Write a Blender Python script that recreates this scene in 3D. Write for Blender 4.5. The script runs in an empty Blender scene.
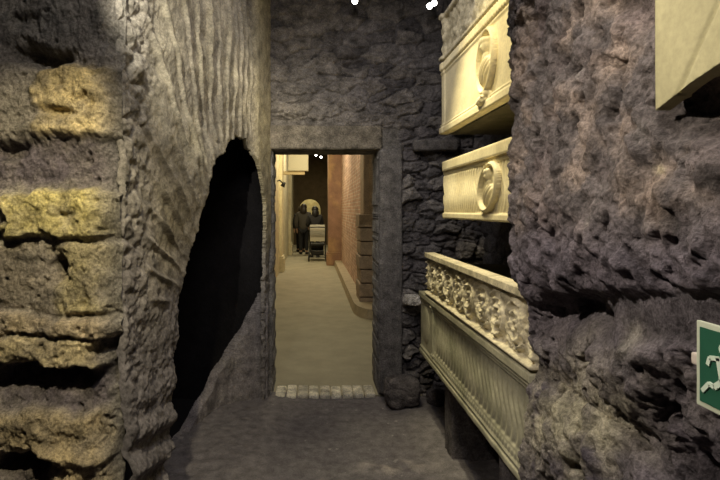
import bpy, bmesh, math, random
import numpy as np
from mathutils import Vector, Matrix, Euler
C = bpy.context.scene.collection
SC = bpy.context.scene
R = math.radians
rng = random.Random(7)

# ------------------------------------------------------------------ camera
F, CX, CY, EYE = 520.0, 312.0, 210.0, 1.6      # pinhole of the 720x480 frame
cd = bpy.data.cameras.new('camera'); cam = bpy.data.objects.new('camera', cd); C.objects.link(cam)
cam.location = (0, 0, EYE); cam.rotation_euler = (R(90), 0, 0)
cd.sensor_width = 36; cd.lens = F/720*36
cd.shift_x = (360-CX)/720; cd.shift_y = -(240-CY)/720
cd.clip_start = .05; cd.clip_end = 100
SC.camera = cam
# ------------------------------------------------------------------ world, exposure
W = bpy.data.worlds.new('world'); SC.world = W; W.use_nodes = True
W.node_tree.nodes['Background'].inputs[0].default_value = (.5, .45, .55, 1)
W.node_tree.nodes['Background'].inputs[1].default_value = .012
SC.view_settings.view_transform = 'Standard'; SC.view_settings.look = 'None'
SC.view_settings.gamma = 1; SC.view_settings.use_curve_mapping = False
SC.view_settings.exposure = 0.0

WARM = (1, .88, .60); AMBER = (1, .84, .42); DIM = (1, .95, .94)
def look(o, tgt): o.rotation_euler = (Vector(tgt)-o.location).to_track_quat('-Z', 'Y').to_euler()
def lamp(kind, loc, tgt, e, col, size=.1, ang=60, blend=.6, sy=None):
    l = bpy.data.lights.new('lamp', kind); o = bpy.data.objects.new(kind.lower()+'_lamp', l); C.objects.link(o)
    o.location = loc; look(o, tgt); l.energy = e; l.color = col
    if kind == 'SPOT': l.spot_size = R(ang); l.spot_blend = blend; l.shadow_soft_size = size
    elif kind == 'AREA':
        l.size = size
        if sy: l.shape = 'RECTANGLE'; l.size_y = sy
    else: l.shadow_soft_size = size
    return o
# unseen soft fill lights added overhead, then the spots trained on the stones
lamp('AREA', (.1, .5, 3.35), (.1, 2.4, .9), 21, DIM, .5)
lamp('AREA', (.2, 3.0, 3.42), (.2, 3.1, 0), 10, DIM, .5)
lamp('SPOT', (-.45, .75, 2.6), (-1.15, 2.0, 1.2), 158, WARM, .04, 62, .7)      # near masonry
lamp('SPOT', (-.58, 1.30, 2.75), (-.47, 3.5, 2.1), 170, (1, .94, .77), .012, 46, 1)       # rakes along the chiselled wall
lamp('SPOT', (-.1, 2.5, 3.0), (-.42, 4.4, 2.3), 70, (1, .88, .60), .03, 30, .9)       # pier beside the doorway
lamp('SPOT', (.12, 2.35, 3.4), (.95, 2.75, 2.1), 78, AMBER, .04, 62, .7)        # upper coffins
lamp('SPOT', (.36, 3.3, 3.4), (.86, 2.9, .95), 170, (1, .90, .58), .04, 56, .8)     # lower coffin
lamp('SPOT', (-.45, 1.05, 2.45), (.75, 1.25, 1.4), 82, (1, .90, .80), .03, 80, .7)    # right rock
lamp('SPOT', (-.2, 2.6, 3.3), (.45, 4.5, 1.95), 28, (1, .95, .90), .05, 75, .9)    # doorway wall
# corridor lamps
for y, e in ((5.7, 24), (9.2, 31), (12.5, 60), (16, 70), (20, 60)):
    lamp('AREA', (.05, y, 3.95), (.05, y, 0), e, WARM, .5)
lamp('SPOT', (.3, 11.5, 3.6), (-.82, 15.5, 1.6), 170, AMBER, .05, 70, .6)
lamp('SPOT', (-.5, 10.5, 3.6), (.75, 14.5, 2.9), 120, (1, .80, .48), .05, 50, .8)

# ------------------------------------------------------------------ numpy noise
M32 = np.uint32
def _hash(ix, iy, iz, seed):
    with np.errstate(over='ignore'):
        h = (ix.astype(M32)*M32(374761393)) ^ (iy.astype(M32)*M32(668265263)) ^ (iz.astype(M32)*M32(2147483647)) ^ M32((seed*144665+12345) & 0xffffffff)
        h ^= h >> M32(13); h = h*M32(1274126177); h ^= h >> M32(16); h = h*M32(2246822519); h ^= h >> M32(15)
    return h
def vnoise(P, seed=0):
    """gradient noise, about -1..1"""
    i = np.floor(P).astype(np.int64); f = P-i; u = f*f*f*(f*(f*6-15)+10)
    tot = np.zeros(len(P))
    for dx in (0, 1):
        wx = u[:, 0] if dx else 1-u[:, 0]
        for dy in (0, 1):
            wy = u[:, 1] if dy else 1-u[:, 1]
            for dz in (0, 1):
                wz = u[:, 2] if dz else 1-u[:, 2]
                h = _hash(i[:, 0]+dx, i[:, 1]+dy, i[:, 2]+dz, seed)
                gx = (h & M32(1023))/511.5-1; gy = ((h >> M32(10)) & M32(1023))/511.5-1; gz = ((h >> M32(20)) & M32(1023))/511.5-1
                tot += wx*wy*wz*(gx*(f[:, 0]-dx)+gy*(f[:, 1]-dy)+gz*(f[:, 2]-dz))
    return tot*1.3
def fbm(P, sc, oct=4, seed=0, gain=.5, ridge=False):
    a, t, n = 1.0, 0, 0; P = np.asarray(P, float)*sc
    for k in range(oct):
        v = vnoise(P+17.3*k, seed+k)
        if ridge: v = 1-2*np.abs(v)
        t = t+a*v; n += a; a *= gain; P = P*2.07
    return t/n
def voro(P, seed=0, jit=.9):
    """F1, F2 and a random number per cell"""
    i = np.floor(P).astype(np.int64); f1 = np.full(len(P), 9.); f2 = f1.copy(); cid = np.zeros(len(P))
    for dx in (-1, 0, 1):
        for dy in (-1, 0, 1):
            for dz in (-1, 0, 1):
                c = i+np.array([dx, dy, dz]); h = _hash(c[:, 0], c[:, 1], c[:, 2], seed); h2 = _hash(c[:, 2], c[:, 0], c[:, 1], seed+99)
                q = c+.5+jit*(np.stack([(h & M32(1023))/1023., ((h >> M32(10)) & M32(1023))/1023., ((h >> M32(20)) & M32(1023))/1023.], 1)-.5)
                d = np.sqrt(((q-P)**2).sum(1)); r = (h2 & M32(4095))/4095.
                m = d < f1
                f2 = np.where(m, f1, np.minimum(f2, d)); cid = np.where(m, r, cid); f1 = np.where(m, d, f1)
    return f1, f2, cid
def sstep(a, b, x): t = np.clip((x-a)/(b-a), 0, 1); return t*t*(3-2*t)
def box_m(px, py, x0, y0, x1, y1, s=6):
    return sstep(x0-s, x0+s, px)*(1-sstep(x1-s, x1+s, px))*sstep(y0-s, y0+s, py)*(1-sstep(y1-s, y1+s, py))
def blob(px, py, cx, cy, rx, ry): return np.exp(-(((px-cx)/rx)**2+((py-cy)/ry)**2))
def in_poly(x, y, poly):
    ins = np.zeros(len(x), bool); n = len(poly)
    for k in range(n):
        (x0, y0), (x1, y1) = poly[k], poly[(k+1) % n]
        c = ((y0 > y) != (y1 > y)) & (x < (x1-x0)*(y-y0)/((y1-y0) or 1e-9)+x0)
        ins ^= c
    return ins
def lerp(a, b, t): return a+(b-a)*t
def col(c): return np.array(c, float)
def paint(base, c, m): return base*(1-m[:, None])+col(c)*m[:, None]

# ------------------------------------------------------------------ object helpers
def link(name, me, mat, parent=None):
    o = bpy.data.objects.new(name, me); C.objects.link(o)
    if mat: me.materials.append(mat)
    if parent: o.parent = parent
    return o
def tag(o, label, cat, group=None):
    o['label'] = label; o['category'] = cat
    if group: o['group'] = group
    return o
def struct(o, label=None, cat=None):
    o['kind'] = 'structure'
    if label: o['label'] = label
    if cat: o['category'] = cat
    return o
def thing(name, label, cat, loc=(0, 0, 0), rz=0, group=None):
    o = bpy.data.objects.new(name, None); C.objects.link(o); o.location = loc; o.rotation_euler = (0, 0, rz)
    o.empty_display_size = .1
    return tag(o, label, cat, group)
def np_mesh(name, V, Q, tint=None, smooth=True):
    me = bpy.data.meshes.new(name); nq = len(Q)
    me.vertices.add(len(V)); me.vertices.foreach_set('co', np.ascontiguousarray(V, np.float32).ravel())
    me.loops.add(nq*4); me.loops.foreach_set('vertex_index', np.ascontiguousarray(Q, np.int32).ravel())
    me.polygons.add(nq); me.polygons.foreach_set('loop_start', np.arange(nq, dtype=np.int32)*4)
    me.polygons.foreach_set('use_smooth', np.full(nq, smooth))
    me.update(calc_edges=True); me.validate()
    if tint is not None:
        a = me.color_attributes.new('tint', 'FLOAT_COLOR', 'POINT')
        a.data.foreach_set('color', np.concatenate([tint, np.ones((len(V), 1))], 1).astype(np.float32).ravel())
    return me
def grid_idx(nu, nv, flip=False):
    a = (np.arange(nv-1)[:, None]*nu+np.arange(nu-1)[None, :]).ravel()
    Q = np.stack([a, a+1, a+1+nu, a+nu], 1)
    return Q[:, ::-1] if flip else Q
def skirted(V, Q, tint, off, fmask=None, jag=0):
    """give a height field thickness: its border (and the rim of any hole) runs back by off"""
    if fmask is not None: Q = Q[fmask]
    e = np.concatenate([Q[:, [k, (k+1) % 4]] for k in range(4)]); key = np.sort(e, 1); key = key[:, 0]*len(V)+key[:, 1]
    u, inv, cnt = np.unique(key, return_inverse=True, return_counts=True); b = e[cnt[inv] == 1]
    vs = np.unique(b); mp = np.full(len(V), -1); mp[vs] = np.arange(len(vs))+len(V)
    V2 = np.concatenate([V, V[vs]+off]); T2 = np.concatenate([tint, tint[vs]])
    Q2 = np.concatenate([Q, np.stack([b[:, 1], b[:, 0], mp[b[:, 0]], mp[b[:, 1]]], 1)])
    used = np.unique(Q2); rm = np.full(len(V2), -1); rm[used] = np.arange(len(used))
    return V2[used], rm[Q2], T2[used]
def mesh_bm(name, bm, mat, parent=None, smooth=False):
    me = bpy.data.meshes.new(name); bmesh.ops.recalc_face_normals(bm, faces=bm.faces[:])
    for f in bm.faces: f.smooth = smooth
    bm.to_mesh(me); bm.free(); return link(name, me, mat, parent)
def bx(bm, c, s, rz=0, bev=0):
    r = bmesh.ops.create_cube(bm, size=1, matrix=Matrix.Translation(c) @ Matrix.Rotation(rz, 4, 'Z') @ Matrix.Diagonal((*s, 1)))
    if bev:
        es = list({e for v in r['verts'] for e in v.link_edges})
        bmesh.ops.bevel(bm, geom=es, offset=bev, segments=2, affect='EDGES', profile=.6)
def box(name, lo, hi, mat, parent=None, bev=0):
    bm = bmesh.new(); bx(bm, [(a+b)/2 for a, b in zip(lo, hi)], [b-a for a, b in zip(lo, hi)], 0, bev)
    return mesh_bm(name, bm, mat, parent)
def tube(bm, pts, r, n=10):
    pts = [Vector(p) for p in pts]; rings = []
    for k, p in enumerate(pts):
        d = (pts[min(k+1, len(pts)-1)]-pts[max(k-1, 0)]).normalized(); q = d.to_track_quat('Z', 'Y')
        rr = r[k] if isinstance(r, (list, tuple)) else r
        rings.append([bm.verts.new(p+q @ Vector((rr*math.cos(2*math.pi*j/n), rr*math.sin(2*math.pi*j/n), 0))) for j in range(n)])
    for a, b in zip(rings, rings[1:]):
        for j in range(n): bm.faces.new((a[j], a[(j+1) % n], b[(j+1) % n], b[j]))
    bm.faces.new(rings[0][::-1]); bm.faces.new(rings[-1])
def lathe(bm, prof, n=24, mat=Matrix()):
    rings = [[bm.verts.new(mat @ Vector((r*math.cos(2*math.pi*j/n), r*math.sin(2*math.pi*j/n), z))) for j in range(n)] for r, z in prof]
    for a, b in zip(rings, rings[1:]):
        for j in range(n): bm.faces.new((a[j], a[(j+1) % n], b[(j+1) % n], b[j]))
    bm.faces.new(rings[0][::-1]); bm.faces.new(rings[-1])

# ------------------------------------------------------------------ materials
def new_mat(name):
    m = bpy.data.materials.new(name); m.use_nodes = True; nt = m.node_tree
    return m, nt, nt.nodes['Principled BSDF']
def nd(nt, t, **kw):
    n = nt.nodes.new(t)
    for k, v in kw.items():
        if k in n.inputs: n.inputs[k].default_value = v
        else: setattr(n, k, v)
    return n
def rock_mat(name, base=None, var=.5, sc=9, fine=70, bump=.5, dist=.012, rough=.92, spec=.15, patch=None, pits=.35):
    m, nt, p = new_mat(name); L = nt.links.new
    tc = nd(nt, 'ShaderNodeTexCoord')
    if base is None: src = nd(nt, 'ShaderNodeAttribute', attribute_name='tint').outputs['Color']
    else:
        rgb = nd(nt, 'ShaderNodeRGB'); rgb.outputs[0].default_value = (*base, 1); src = rgb.outputs[0]
    n1 = nd(nt, 'ShaderNodeTexNoise', Scale=sc, Detail=8.0, Roughness=.65); L(tc.outputs['Object'], n1.inputs['Vector'])
    r1 = nd(nt, 'ShaderNodeMapRange'); r1.inputs[1].default_value = .3; r1.inputs[2].default_value = .7
    r1.inputs[3].default_value = 1-var; r1.inputs[4].default_value = 1+var; L(n1.outputs['Fac'], r1.inputs[0])
    n2 = nd(nt, 'ShaderNodeTexNoise', Scale=fine, Detail=6.0, Roughness=.7); L(tc.outputs['Object'], n2.inputs['Vector'])
    r2 = nd(nt, 'ShaderNodeMapRange'); r2.inputs[1].default_value = .35; r2.inputs[2].default_value = .65
    r2.inputs[3].default_value = 1-var*.7; r2.inputs[4].default_value = 1+var*.7; L(n2.outputs['Fac'], r2.inputs[0])
    mu = nd(nt, 'ShaderNodeMath', operation='MULTIPLY'); L(r1.outputs[0], mu.inputs[0]); L(r2.outputs[0], mu.inputs[1])
    if patch:   # mineral staining in a second colour
        n3 = nd(nt, 'ShaderNodeTexNoise', Scale=patch[1], Detail=5.0); L(tc.outputs['Object'], n3.inputs['Vector'])
        r3 = nd(nt, 'ShaderNodeMapRange'); r3.inputs[1].default_value = .5; r3.inputs[2].default_value = .68; L(n3.outputs['Fac'], r3.inputs[0])
        r3.inputs[4].default_value = patch[2]
        mx = nd(nt, 'ShaderNodeMixRGB'); L(r3.outputs[0], mx.inputs[0]); L(src, mx.inputs[1]); mx.inputs[2].default_value = (*patch[0], 1); src = mx.outputs[0]
    vm = nd(nt, 'ShaderNodeVectorMath', operation='SCALE'); L(src, vm.inputs[0]); L(mu.outputs[0], vm.inputs['Scale'])
    L(vm.outputs[0], p.inputs['Base Color'])
    p.inputs['Roughness'].default_value = rough; p.inputs['Specular IOR Level'].default_value = spec
    b = nd(nt, 'ShaderNodeBump', Strength=bump, Distance=dist)
    ad = nd(nt, 'ShaderNodeMath', operation='ADD'); L(n2.outputs['Fac'], ad.inputs[0])
    vo = nd(nt, 'ShaderNodeTexVoronoi', Scale=fine*.6); L(tc.outputs['Object'], vo.inputs['Vector'])
    sc_ = nd(nt, 'ShaderNodeMath', operation='MULTIPLY'); L(vo.outputs['Distance'], sc_.inputs[0]); sc_.inputs[1].default_value = pits; L(sc_.outputs[0], ad.inputs[1])
    L(ad.outputs[0], b.inputs['Height']); L(b.outputs[0], p.inputs['Normal'])
    return m
def plain(name, c, rough=.6, metal=0, spec=.4, emit=0, ec=None):
    m, nt, p = new_mat(name)
    n = nd(nt, 'ShaderNodeTexNoise', Scale=40.0, Detail=3.0); tc = nd(nt, 'ShaderNodeTexCoord'); nt.links.new(tc.outputs['Object'], n.inputs['Vector'])
    mx = nd(nt, 'ShaderNodeMixRGB'); nt.links.new(n.outputs['Fac'], mx.inputs[0])
    mx.inputs[1].default_value = (*[v*.85 for v in c], 1); mx.inputs[2].default_value = (*[min(1, v*1.12) for v in c], 1)
    nt.links.new(mx.outputs[0], p.inputs['Base Color'])
    p.inputs['Roughness'].default_value = rough; p.inputs['Metallic'].default_value = metal; p.inputs['Specular IOR Level'].default_value = spec
    if emit: p.inputs['Emission Color'].default_value = (*(ec or c), 1); p.inputs['Emission Strength'].default_value = emit
    return m
def brick_mat(name, c1, c2, mortar, bw, bh, axis):
    m, nt, p = new_mat(name); L = nt.links.new
    tc = nd(nt, 'ShaderNodeTexCoord'); sx = nd(nt, 'ShaderNodeSeparateXYZ'); cx = nd(nt, 'ShaderNodeCombineXYZ')
    L(tc.outputs['Object'], sx.inputs[0]); L(sx.outputs[axis], cx.inputs[0]); L(sx.outputs['Z'], cx.inputs[1])
    b = nd(nt, 'ShaderNodeTexBrick', Scale=1.0); b.inputs['Color1'].default_value = (*c1, 1); b.inputs['Color2'].default_value = (*c2, 1); b.inputs['Mortar'].default_value = (*mortar, 1)
    b.inputs['Brick Width'].default_value = bw; b.inputs['Row Height'].default_value = bh; b.inputs['Mortar Size'].default_value = .008
    L(cx.outputs[0], b.inputs['Vector'])
    n = nd(nt, 'ShaderNodeTexNoise', Scale=6.0, Detail=6.0); L(tc.outputs['Object'], n.inputs['Vector'])
    r = nd(nt, 'ShaderNodeMapRange'); r.inputs[1].default_value = .3; r.inputs[2].default_value = .7; r.inputs[3].default_value = .6; r.inputs[4].default_value = 1.35; L(n.outputs['Fac'], r.inputs[0])
    v = nd(nt, 'ShaderNodeVectorMath', operation='SCALE'); L(b.outputs['Color'], v.inputs[0]); L(r.outputs[0], v.inputs['Scale']); L(v.outputs[0], p.inputs['Base Color'])
    bp = nd(nt, 'ShaderNodeBump', Strength=.6, Distance=.01); bp.invert = True; L(b.outputs['Fac'], bp.inputs['Height']); L(bp.outputs[0], p.inputs['Normal'])
    p.inputs['Roughness'].default_value = .85; p.inputs['Specular IOR Level'].default_value = .2
    return m
ROCK = rock_mat('tufa', None, .6, 11, 95, 1.0, .014)
ROCKD = rock_mat('tufa_dark', (.05, .046, .05), .4, 8, 60, .6, .01)
ROCKL = rock_mat('chiselled_tufa', None, .5, 11, 80, .45, .010)
FLOORM = rock_mat('gravel_floor', None, .35, 14, 120, .6, .006)
PAVE = rock_mat('pavement', (.29, .26, .18), .16, 3, 90, .25, .003, .75, .25, pits=.1)
MARB = rock_mat('marble_ivory', (.80, .70, .44), .14, 7, 60, .25, .002, .55, .3, ((.55, .45, .25), 4, .5), .05)
MARBG = rock_mat('marble_grey', (.40, .375, .26), .22, 6, 60, .3, .003, .5, .35, ((.2, .2, .12), 3.5, .6), .05)
BODY = rock_mat('marble_rough_shade', (.10, .088, .06), .3, 8, 60, .6, .006, .85, .15)  # dark tone puts the shade under and behind the coffins into the colour
FRIEZE = rock_mat('marble_worn', (.60, .53, .36), .3, 16, 90, .35, .003, .6, .3, ((.2, .17, .1), 9, .6), .08)

# ================================================================== STRUCTURE
def proj(V): return CX+F*V[:, 0]/V[:, 1], CY-F*(V[:, 2]-EYE)/V[:, 1]
TAN, YEL, GRY, VIO, BRN = (.45, .355, .18), (.50, .42, .17), (.17, .155, .14), (.115, .10, .115), (.26, .21, .15)

# ---- chiselled left wall with the black opening
A = np.array([-.78, 2.13]); B = np.array([-.388, 4.47]); LW = np.linalg.norm(B-A); T = (B-A)/LW; N = np.array([T[1], -T[0]])
def left_sz(px, py):
    k = (px-CX)/F; d = (A[0]*T[1]-A[1]*T[0])/(k*T[1]-T[0]); s = (d-A[1])/T[1]
    return s, EYE-(py-CY)/F*d
def build_left():
    nu, nv = 330, 520
    s, z = np.meshgrid(np.linspace(0, LW, nu), np.linspace(-.03, 3.52, nv)); s = s.ravel(); z = z.ravel()
    V = np.stack([A[0]+T[0]*s, A[1]+T[1]*s, z], 1); px, py = proj(V)
    wob = fbm(V, 2.2, 3, 5)
    h = .05*fbm(V, 1.6, 3, 1)+.03*fbm(V, 6, 4, 2)
    # fan of chisel grooves
    zz = np.maximum(z-.9, .25); ph = np.where(s < 1.45, -1.4*np.arctan2(1.45-s, zz), s-1.45)+.03*wob
    gm = sstep(.10, .4, s)*(1-sstep(1.85, 1.98, s))*sstep(.75, 1.35, z+.3*wob)*(1-sstep(2.95, 3.3, z+.3*wob))
    xl = np.interp(py, [150, 176, 205, 245, 290, 340], [224, 210, 203, 193, 185, 178]); by = sstep(xl-22, xl-4, px)*(py > 140)
    saw = np.mod(ph/.135+.2*fbm(V, 1.3, 2, 9), 1.0); gro = np.clip(1-np.abs(saw-.2)/np.where(saw < .2, .10, .20), 0, 1)
    amp = np.clip(1+1.1*fbm(V, 3.5, 3, 31), .15, 1.5)
    h += gm*amp*(1-.75*by)*(.024*gro-.006)
    # rough lumps left of and under the fan, layered foot
    rough = 1-gm
    f1, f2, cid = voro(V*np.array([9, 9, 11])+.35*np.stack([wob]*3, 1), 4)
    far = sstep(1.86, 2.0, s)
    h += rough*(1-far)*(.05*np.clip(f2-f1, 0, .5)+.035*(cid-.5)-.012)*(1-.6*sstep(.3, .6, s))*(.25+.75*sstep(1.1, 1.8, z))
    h += rough*.022*fbm(V, 22, 3, 8, .65)*1+(.009-.006*gm)*fbm(V, 50, 2, 12)
    foot = 1-sstep(.45, .95, z)
    h += foot*(.022*np.sin(z*40+6*s+3*wob))*(1-far)*(1-sstep(.5, .9, s))+foot*.03
    calm = sstep(.8, 1.1, s)*(1-sstep(.95, 1.25, z)); h = h*(1-.65*calm)
    # plastered pier beside the doorway, broken away at its foot
    brk = far*(1-sstep(1.15, 1.5, z+.25*fbm(V, 5, 3, 77)))
    h = h*(1-far*.75)+far*.035-brk*(.02+.035*np.clip(fbm(V, 13, 3, 41), -1, 1))
    t = np.ones((len(V), 3))*col((.20, .18, .155))
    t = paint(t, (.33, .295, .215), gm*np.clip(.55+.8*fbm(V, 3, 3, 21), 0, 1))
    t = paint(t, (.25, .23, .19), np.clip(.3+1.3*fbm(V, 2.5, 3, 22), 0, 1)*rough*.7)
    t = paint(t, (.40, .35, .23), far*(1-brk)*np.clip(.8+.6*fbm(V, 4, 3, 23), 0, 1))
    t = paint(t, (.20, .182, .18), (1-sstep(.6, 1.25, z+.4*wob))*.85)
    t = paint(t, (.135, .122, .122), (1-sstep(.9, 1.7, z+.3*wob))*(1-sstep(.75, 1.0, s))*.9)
    t = paint(t, (.30, .28, .25), np.clip(3*(fbm(V, 14, 3, 55)-.28), 0, 1)*.6)
    V[:, :2] += h[:, None]*N
    hole = [(236, 136), (246, 139), (252, 152), (257, 172), (261, 200), (263, 235), (263, 270), (262, 330), (263, 400), (262, 440), (150, 640), (162, 490),
            (169, 425), (172, 390), (178, 340), (185, 290), (193, 245), (203, 205), (210, 176), (214, 160), (224, 150)]
    hp = [left_sz(a, b) for a, b in hole]
    Q = grid_idx(nu, nv); cs = s[Q].mean(1); cz = z[Q].mean(1); cp = np.stack([cs, cz, cs*0], 1)
    ins = in_poly(cs+.03*fbm(cp, 9, 3, 61), cz+.03*fbm(cp, 9, 3, 62), hp)
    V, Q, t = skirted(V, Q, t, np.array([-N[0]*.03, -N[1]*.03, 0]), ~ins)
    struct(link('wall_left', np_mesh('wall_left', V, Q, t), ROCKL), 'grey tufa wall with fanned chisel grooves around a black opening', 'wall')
    # chamber behind the opening, its shade put into a near-black colour
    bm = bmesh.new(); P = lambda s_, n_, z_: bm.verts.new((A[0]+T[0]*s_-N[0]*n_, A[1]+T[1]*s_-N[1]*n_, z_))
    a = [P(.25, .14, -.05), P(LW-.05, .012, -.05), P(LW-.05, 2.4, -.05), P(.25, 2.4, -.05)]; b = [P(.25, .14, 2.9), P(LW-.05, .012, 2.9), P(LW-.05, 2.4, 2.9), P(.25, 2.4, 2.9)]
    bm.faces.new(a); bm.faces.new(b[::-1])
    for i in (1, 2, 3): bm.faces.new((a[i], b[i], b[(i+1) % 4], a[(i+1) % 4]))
    struct(mesh_bm('wall_chamber', bm, rock_mat('shade_black_tufa', (.012, .011, .012), .3, 8, 60, .5, .01)), 'chamber behind the opening, coloured near black for its shade', 'wall')
build_left()
def build_low_wall():
    # lit foot of the reveal as a low wall ramped along the shade edge
    pth = np.array([(.70, .37), (1.3, .36), (1.8, .345), (2.03, .31), (2.17, .22), (2.245, .10), (2.275, .0), (2.28, -.03)])
    d = np.concatenate([[0], np.cumsum(np.hypot(*np.diff(pth, axis=0).T))]); nu, nv = 260, 200
    u, z = np.meshgrid(np.linspace(0, d[-1], nu), np.linspace(-.03, 1.25, nv)); u = u.ravel(); z = z.ravel()
    s = np.interp(u, d, pth[:, 0]); n = np.interp(u, d, pth[:, 1])
    V = np.stack([A[0]+T[0]*s-N[0]*n, A[1]+T[1]*s-N[1]*n, z], 1)
    V[:, :2] += (.02*fbm(V, 6, 3, 151)+.008*fbm(V, 26, 3, 152, .6))[:, None]*(N-.4*T)
    t = np.ones((len(V), 3))*col((.21, .19, .19)); t = paint(t, (.27, .25, .235), np.clip(1.5*fbm(V, 7, 3, 153), 0, 1))
    top = np.interp(u, [0, .62, .88, 1.18, 1.42, 1.62, 1.80, d[-1]], [-.02, .0, .03, .16, .36, .62, .95, 1.10])+.02*fbm(V, 8, 3, 154)
    Q = grid_idx(nu, nv); V, Q, t = skirted(V, Q, t, np.array([-.08*N[0]+.03*T[0], -.08*N[1]+.03*T[1], 0]), z[Q].mean(1) < top[Q].mean(1))
    struct(link('wall_low', np_mesh('wall_low', V, Q, t), ROCKL), 'low grey wall inside the black opening, its top ramped along the shade edge', 'wall')
build_low_wall()

# ---- layered masonry on the near left, facing the camera
def build_near():
    nu, nv = 330, 560; Y = 2.08
    x, z = np.meshgrid(np.linspace(-1.75, -.770, nu), np.linspace(-.03, 3.52, nv)); x = x.ravel(); z = z.ravel()
    V = np.stack([x, x*0+Y, z], 1); px, py = proj(V); w = fbm(V, 3, 3, 101); w2 = fbm(V, 9, 3, 102)
    w3 = fbm(V, 26, 2, 109); qx, qy = px+17*w2+12*w+5*w3, py+13*w+8*w2+4*w3
    h = .035*fbm(V, 3.5, 4, 103)+.025*fbm(V, 11, 4, 104, .55)+.008*fbm(V, 40, 2, 105)
    t = np.ones((len(V), 3))*col((.20, .175, .145))
    t = paint(t, (.36, .32, .24), np.clip(2.6*fbm(V, 6, 4, 106), 0, 1)*.8)
    nz = fbm(V, 7, 3, 111); nt_ = fbm(V, 9, 4, 110, .6)
    def stone(x0, y0, x1, y1, hh, c, s=5, soft=1.0):
        nonlocal t, h
        m = box_m(qx, qy, x0, y0, x1, y1, s); h = h+hh*m*(1+.9*nz); t = paint(t, c, np.clip(m*soft*(.80+1.3*nt_), 0, 1))
    stone(-400, -200, 118, 50, -.01, (.17, .155, .13), 8)
    stone(-400, 66, 42, 136, .03, (.21, .185, .145))
    stone(42, 64, 130, 138, .055, TAN, 6)
    stone(-400, 142, 130, 186, -.035, (.125, .105, .11), 7)
    stone(8, 192, 130, 238, .075, YEL, 4)
    stone(-400, 192, 6, 240, .01, (.2, .17, .13), 5)
    stone(-400, 244, 55, 312, .02, (.23, .195, .145), 6)
    stone(55, 242, 130, 312, .045, (.38, .32, .17), 6)
    stone(-400, 316, 116, 334, .075, (.40, .32, .205), 3)
    stone(-400, 337, 94, 364, .065, (.42, .345, .20), 4)
    stone(-400, 366, 112, 408, -.05, (.125, .105, .115), 4)
    stone(-400, 412, 112, 456, .055, (.40, .32, .19), 6)
    stone(48, 446, 112, 500, .05, (.38, .30, .17), 6)
    stone(-400, 462, 46, 700, -.02, (.16, .135, .12), 6)
    for cx, cy, rx, ry, d in ((40, 56, 24, 8, .17), (58, 266, 8, 13, .16), (30, 378, 50, 12, .17), (105, 345, 14, 10, .09), (20, 470, 32, 9, .15),
                              (60, 113, 20, 4, .06), (90, 98, 5, 4, .05), (8, 150, 20, 8, .08), (70, 214, 14, 4, .03), (100, 425, 9, 16, .06), (112, 372, 8, 22, .06), (30, 22, 12, 8, .05)):
        h -= d*np.clip(1.4*blob(qx, qy, cx, cy, rx, ry), 0, 1)
    h -= .05*np.clip(4*(fbm(V, 7, 3, 131)-.32), 0, 1)
    edge = sstep(-.88, -.77, x+.05*w); h -= edge**2*.10
    t = paint(t, (.2, .185, .16), edge*.9)
    V[:, 1] -= .72*h+.024*fbm(V, 24, 4, 141, .65)-.02*np.clip(4*(fbm(V, 26, 2, 142)-.24), 0, 1)
    V, Q, t = skirted(V, grid_idx(nu, nv), t, np.array([-.14, .30, 0]))
    struct(link('wall_front', np_mesh('wall_front', V, Q, t), ROCK), 'layered masonry of tan and violet stones with dark crevices', 'wall')
build_near()

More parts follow.
